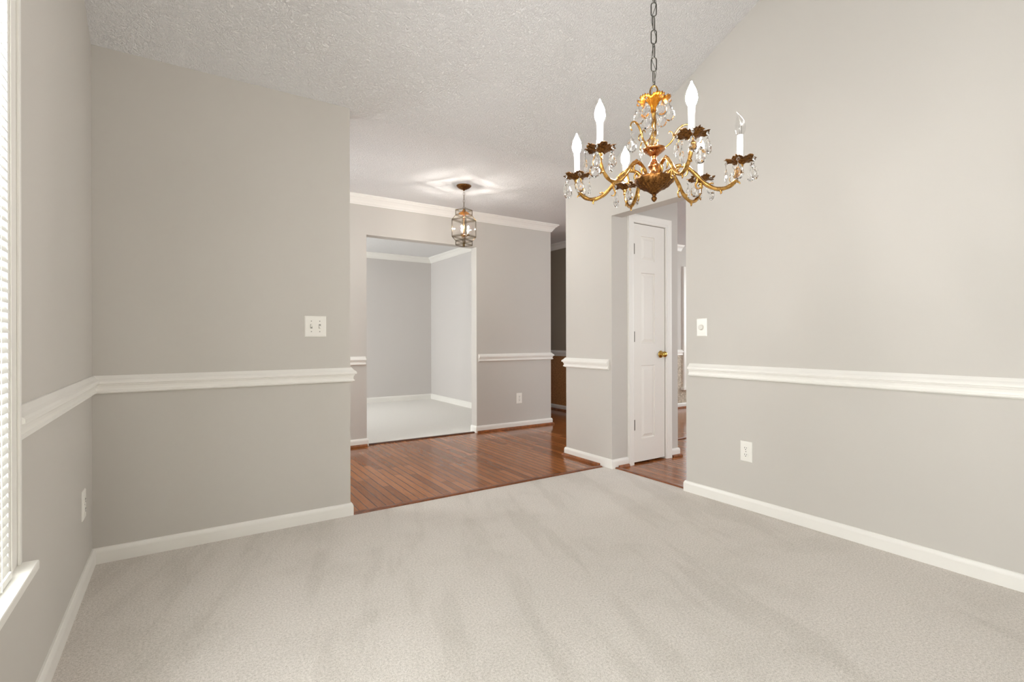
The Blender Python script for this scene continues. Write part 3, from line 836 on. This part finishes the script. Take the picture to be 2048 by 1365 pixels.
for ai, (adeg, rt, lit) in enumerate(ARMS):
    a = math.radians(adeg)
    m, s_ = arm_mesh(rt)
    arm = m.build('arm', M['gold'], ch, smooth=True); arm.rotation_euler = (0, 0, a)
    # candle cup under the pan
    MB().lathe([(0.0, zz(1.622)), (0.007, zz(1.624)), (0.0095, zz(1.629)), (0.0065, zz(1.633)), (0.0085, zz(1.637)), (0.0105, zz(1.643)), (0.0085, zz(1.648)), (0.0075, zz(1.651))], (s_, 0, 0), 20).build('candle_cup', M['gold'], arm, smooth=True)
    p = MB().lathe([(0.007, zz(1.645)), (0.012, zz(1.648)), (0.018, zz(1.653)), (0.025, zz(1.658)), (0.033, zz(1.661)), (0.041, zz(1.662)), (0.048, zz(1.662))], (s_, 0, 0), 132, fn=pan_fn, cap=False)
    p.build('drip_pan', M['bronze'], arm, smooth=True, solid=0.0014)
    MB().lathe([(0.0105, zz(1.649)), (0.0108, zz(1.655)), (0.0104, zz(1.680)), (0.0105, zz(1.722)), (0.0104, zz(SLEEVE_TOP)), (0.0085, zz(SLEEVE_TOP + .001)), (0, zz(SLEEVE_TOP + .001))], (s_, 0, 0), 24).build('candle_sleeve', M['sleeve'], arm, smooth=True)
    if lit:
        MB().lathe([(r, zz(SLEEVE_TOP + .0012) + z) for r, z in bulb_prof], (s_, 0, 0), 24).build('bulb', M['bulb_on'], arm, smooth=True)
    else:
        # flame-shaped clear bulb with a bent tip
        b_ = MB().lathe([(r, zz(SLEEVE_TOP + .0012) + z * 1.12) for r, z in bulb_prof], (0, 0, 0), 24)
        b_.v = [(x + s_ - 0.010 * max(0, (z - zz(1.78)) / 0.045) ** 2 * 1.0, y + 0.006 * max(0, (z - zz(1.78)) / 0.045) ** 2, z) for x, y, z in b_.v]
        bb = b_.build('bulb', M['bulb_clear'], arm, smooth=True); bb['label'] = 'unlit clear bulb'
        MB().tube([(s_ - .003, 0, zz(1.747)), (s_ - .004, 0, zz(1.775)), (s_, 0, zz(1.781)), (s_ + .004, 0, zz(1.775)), (s_ + .003, 0, zz(1.747))], 0.0006, 6).build('filament', M['iron'], arm)
    for k in range(5):
        t = a + PI / 5 + 2 * PI * k / 5 + (0.2 if ai % 2 else -0.1)
        hang(s_ * math.cos(a) + 0.046 * math.cos(t), s_ * math.sin(a) + 0.046 * math.sin(t), 1.663, t + random.uniform(-.6, .6), random.choice((0.92, 1.0, 1.05)))

# ------------------------------------------------------------------ foyer lantern
LX, LY = 2.136, 4.036
LZ = 1.899
lan = empty('pendant_lantern', (LX, LY, LZ))
tag(lan, 'small brass-framed glass lantern hanging on a short chain from the foyer ceiling', 'pendant lantern')
cdir = math.atan2(-LY, -LX)
LROT = cdir - math.radians(38) + PI      # face normal
S1, S2 = 0.155, 0.108                    # outer and inner square sides
LV = [(0.0, S2), (0.041, S2), (0.077, S1), (0.231, S1), (0.272, S2), (0.321, S2)]
fr = MB()
def corner(s_, z, k):
    t = PI / 4 + k * PI / 2
    return Vector((s_ / math.sqrt(2) * math.cos(t), s_ / math.sqrt(2) * math.sin(t), z))
for i, (z, s_) in enumerate(LV):
    for k in range(4):
        fr.tube([corner(s_, z, k), corner(s_, z, k + 1)], 0.0018, 6)
        if i < 5: fr.tube([corner(s_, z, k), corner(LV[i + 1][1], LV[i + 1][0], k)], 0.0018, 6)
# top cross holding the loop, bottom cross holding the finial
for k in range(2):
    fr.tube([corner(S2, 0.321, k), corner(S2, 0.321, k + 2)], 0.002, 6)
fo = fr.build('frame', M['lantern_frame'], lan); 
fo.rotation_euler = (0, 0, LROT)
for i in range(5):
    for k in range(4):
        a_, b_ = corner(LV[i][1], LV[i][0], k), corner(LV[i][1], LV[i][0], k + 1)
        c_, d_ = corner(LV[i + 1][1], LV[i + 1][0], k + 1), corner(LV[i + 1][1], LV[i + 1][0], k)
        n_ = (b_ - a_).cross(d_ - a_).normalized() * 0.0015
        g = MB().add([a_ - n_, b_ - n_, c_ - n_, d_ - n_, a_ + n_, b_ + n_, c_ + n_, d_ + n_], [(0, 1, 2, 3), (7, 6, 5, 4), (0, 4, 5, 1), (1, 5, 6, 2), (2, 6, 7, 3), (3, 7, 4, 0)])
        go = g.build('glass_pane', M['lantern_glass'], lan); go.rotation_euler = (0, 0, LROT)
        # bevelled margin around each pane
        ctr = (a_ + b_ + c_ + d_) / 4; B = 0.011
        def ins(p, q, r_):
            return p + (q - p).normalized() * B + (r_ - p).normalized() * B
        ia, ib, ic, id_ = ins(a_, b_, d_), ins(b_, a_, c_), ins(c_, b_, d_), ins(d_, a_, c_)
        n2 = n_ * 1.6
        vs = [p + n2 for p in (a_, b_, c_, d_)] + [p + n2 * 1.5 for p in (ia, ib, ic, id_)]
        bo = MB().add(vs, [(0, 1, 5, 4), (1, 2, 6, 5), (2, 3, 7, 6), (3, 0, 4, 7)]).build('pane_bevel', M['bevel_glass'], go)
# brass spreader under the top frame, candle cluster
sp = MB().lathe([(0.005, 0.330), (0.010, 0.318), (0.030, 0.300), (0.046, 0.290), (0.048, 0.286), (0.028, 0.294), (0.004, 0.300)], seg=32, fn=lambda r, z, t, i: (r * (1 + .06 * math.cos(12 * t)), z))
sp.build('smoke_cap', M['bright_gold'], lan, smooth=True)
ct = MB().lathe([(0.004, 0.300), (0.004, 0.060)], seg=12); ct.lathe([(0.004, 0.100), (0.016, 0.096), (0.018, 0.090), (0.008, 0.082), (0.004, 0.078)], seg=20)
cl = ct.build('candle_cluster', M['gold'], lan, smooth=True)
for k in range(3):
    t = cdir + PI / 2 + k * 2 * PI / 3
    x, y = 0.038 * math.cos(t), 0.038 * math.sin(t)
    m = MB().tube(smooth_path([(0, 0, 0.090), (x * .5, y * .5, 0.080), (x, y, 0.092)], 5), 0.0025, 8)
    m.lathe([(0.004, 0.088), (0.013, 0.094), (0.014, 0.097), (0.009, 0.099)], (x, y, 0), 16)
    m.build('candle_arm', M['gold'], cl, smooth=True)
    MB().lathe([(0.0095, 0.098), (0.0095, 0.140), (0, 0.141)], (x, y, 0), 16).build('candle_sleeve', M['sleeve'], cl, smooth=True)
    MB().lathe([(r * .8, 0.1412 + z * .75) for r, z in bulb_prof], (x, y, 0), 16).build('bulb', M['bulb_clear'], cl, smooth=True)
    MB().lathe([(0.0, 0.164), (0.0025, 0.1655), (0.003, 0.168), (0.0025, 0.1705), (0.0, 0.172)], (x, y, 0), 8).build('filament', M['lantern_bulb'], cl, smooth=True)
fb = MB().lathe([(0.004, 0.062), (0.005, 0.030), (0.010, 0.022), (0.011, 0.014), (0.006, 0.006), (0.009, 0.0), (0.008, -0.008), (0.003, -0.013), (0, -0.014)], seg=20); fb.build('finial', M['lantern_frame'], lan, smooth=True)
lzc = ceil_z(LY) - LZ
cnp = MB().lathe([(0.0, -0.050), (0.006, -0.048), (0.010, -0.038), (0.026, -0.034), (0.050, -0.022), (0.064, -0.008), (0.067, 0.004)], seg=48, fn=lambda r, z, t, i: (r * (1 + (.02 * math.cos(24 * t) if i > 2 else 0)), z))
cno = cnp.build('canopy', M['bronze'], lan, smooth=True); cno.location = (0, 0, lzc)
lk2 = link_mesh(0.036, 0.0165, 0.0017, 6).build('chain_link', M['lantern_frame'], lan, smooth=True)
zk, k = 0.336, 0
while zk < lzc - 0.052:
    o = lk2 if k == 0 else lk2.copy()
    if k: C.objects.link(o); o.parent = lan
    o.location = (0, 0, zk); o.rotation_euler = (0, 0, cdir + (PI / 2 if k % 2 == 0 else 0.2)); zk += 0.0326; k += 1
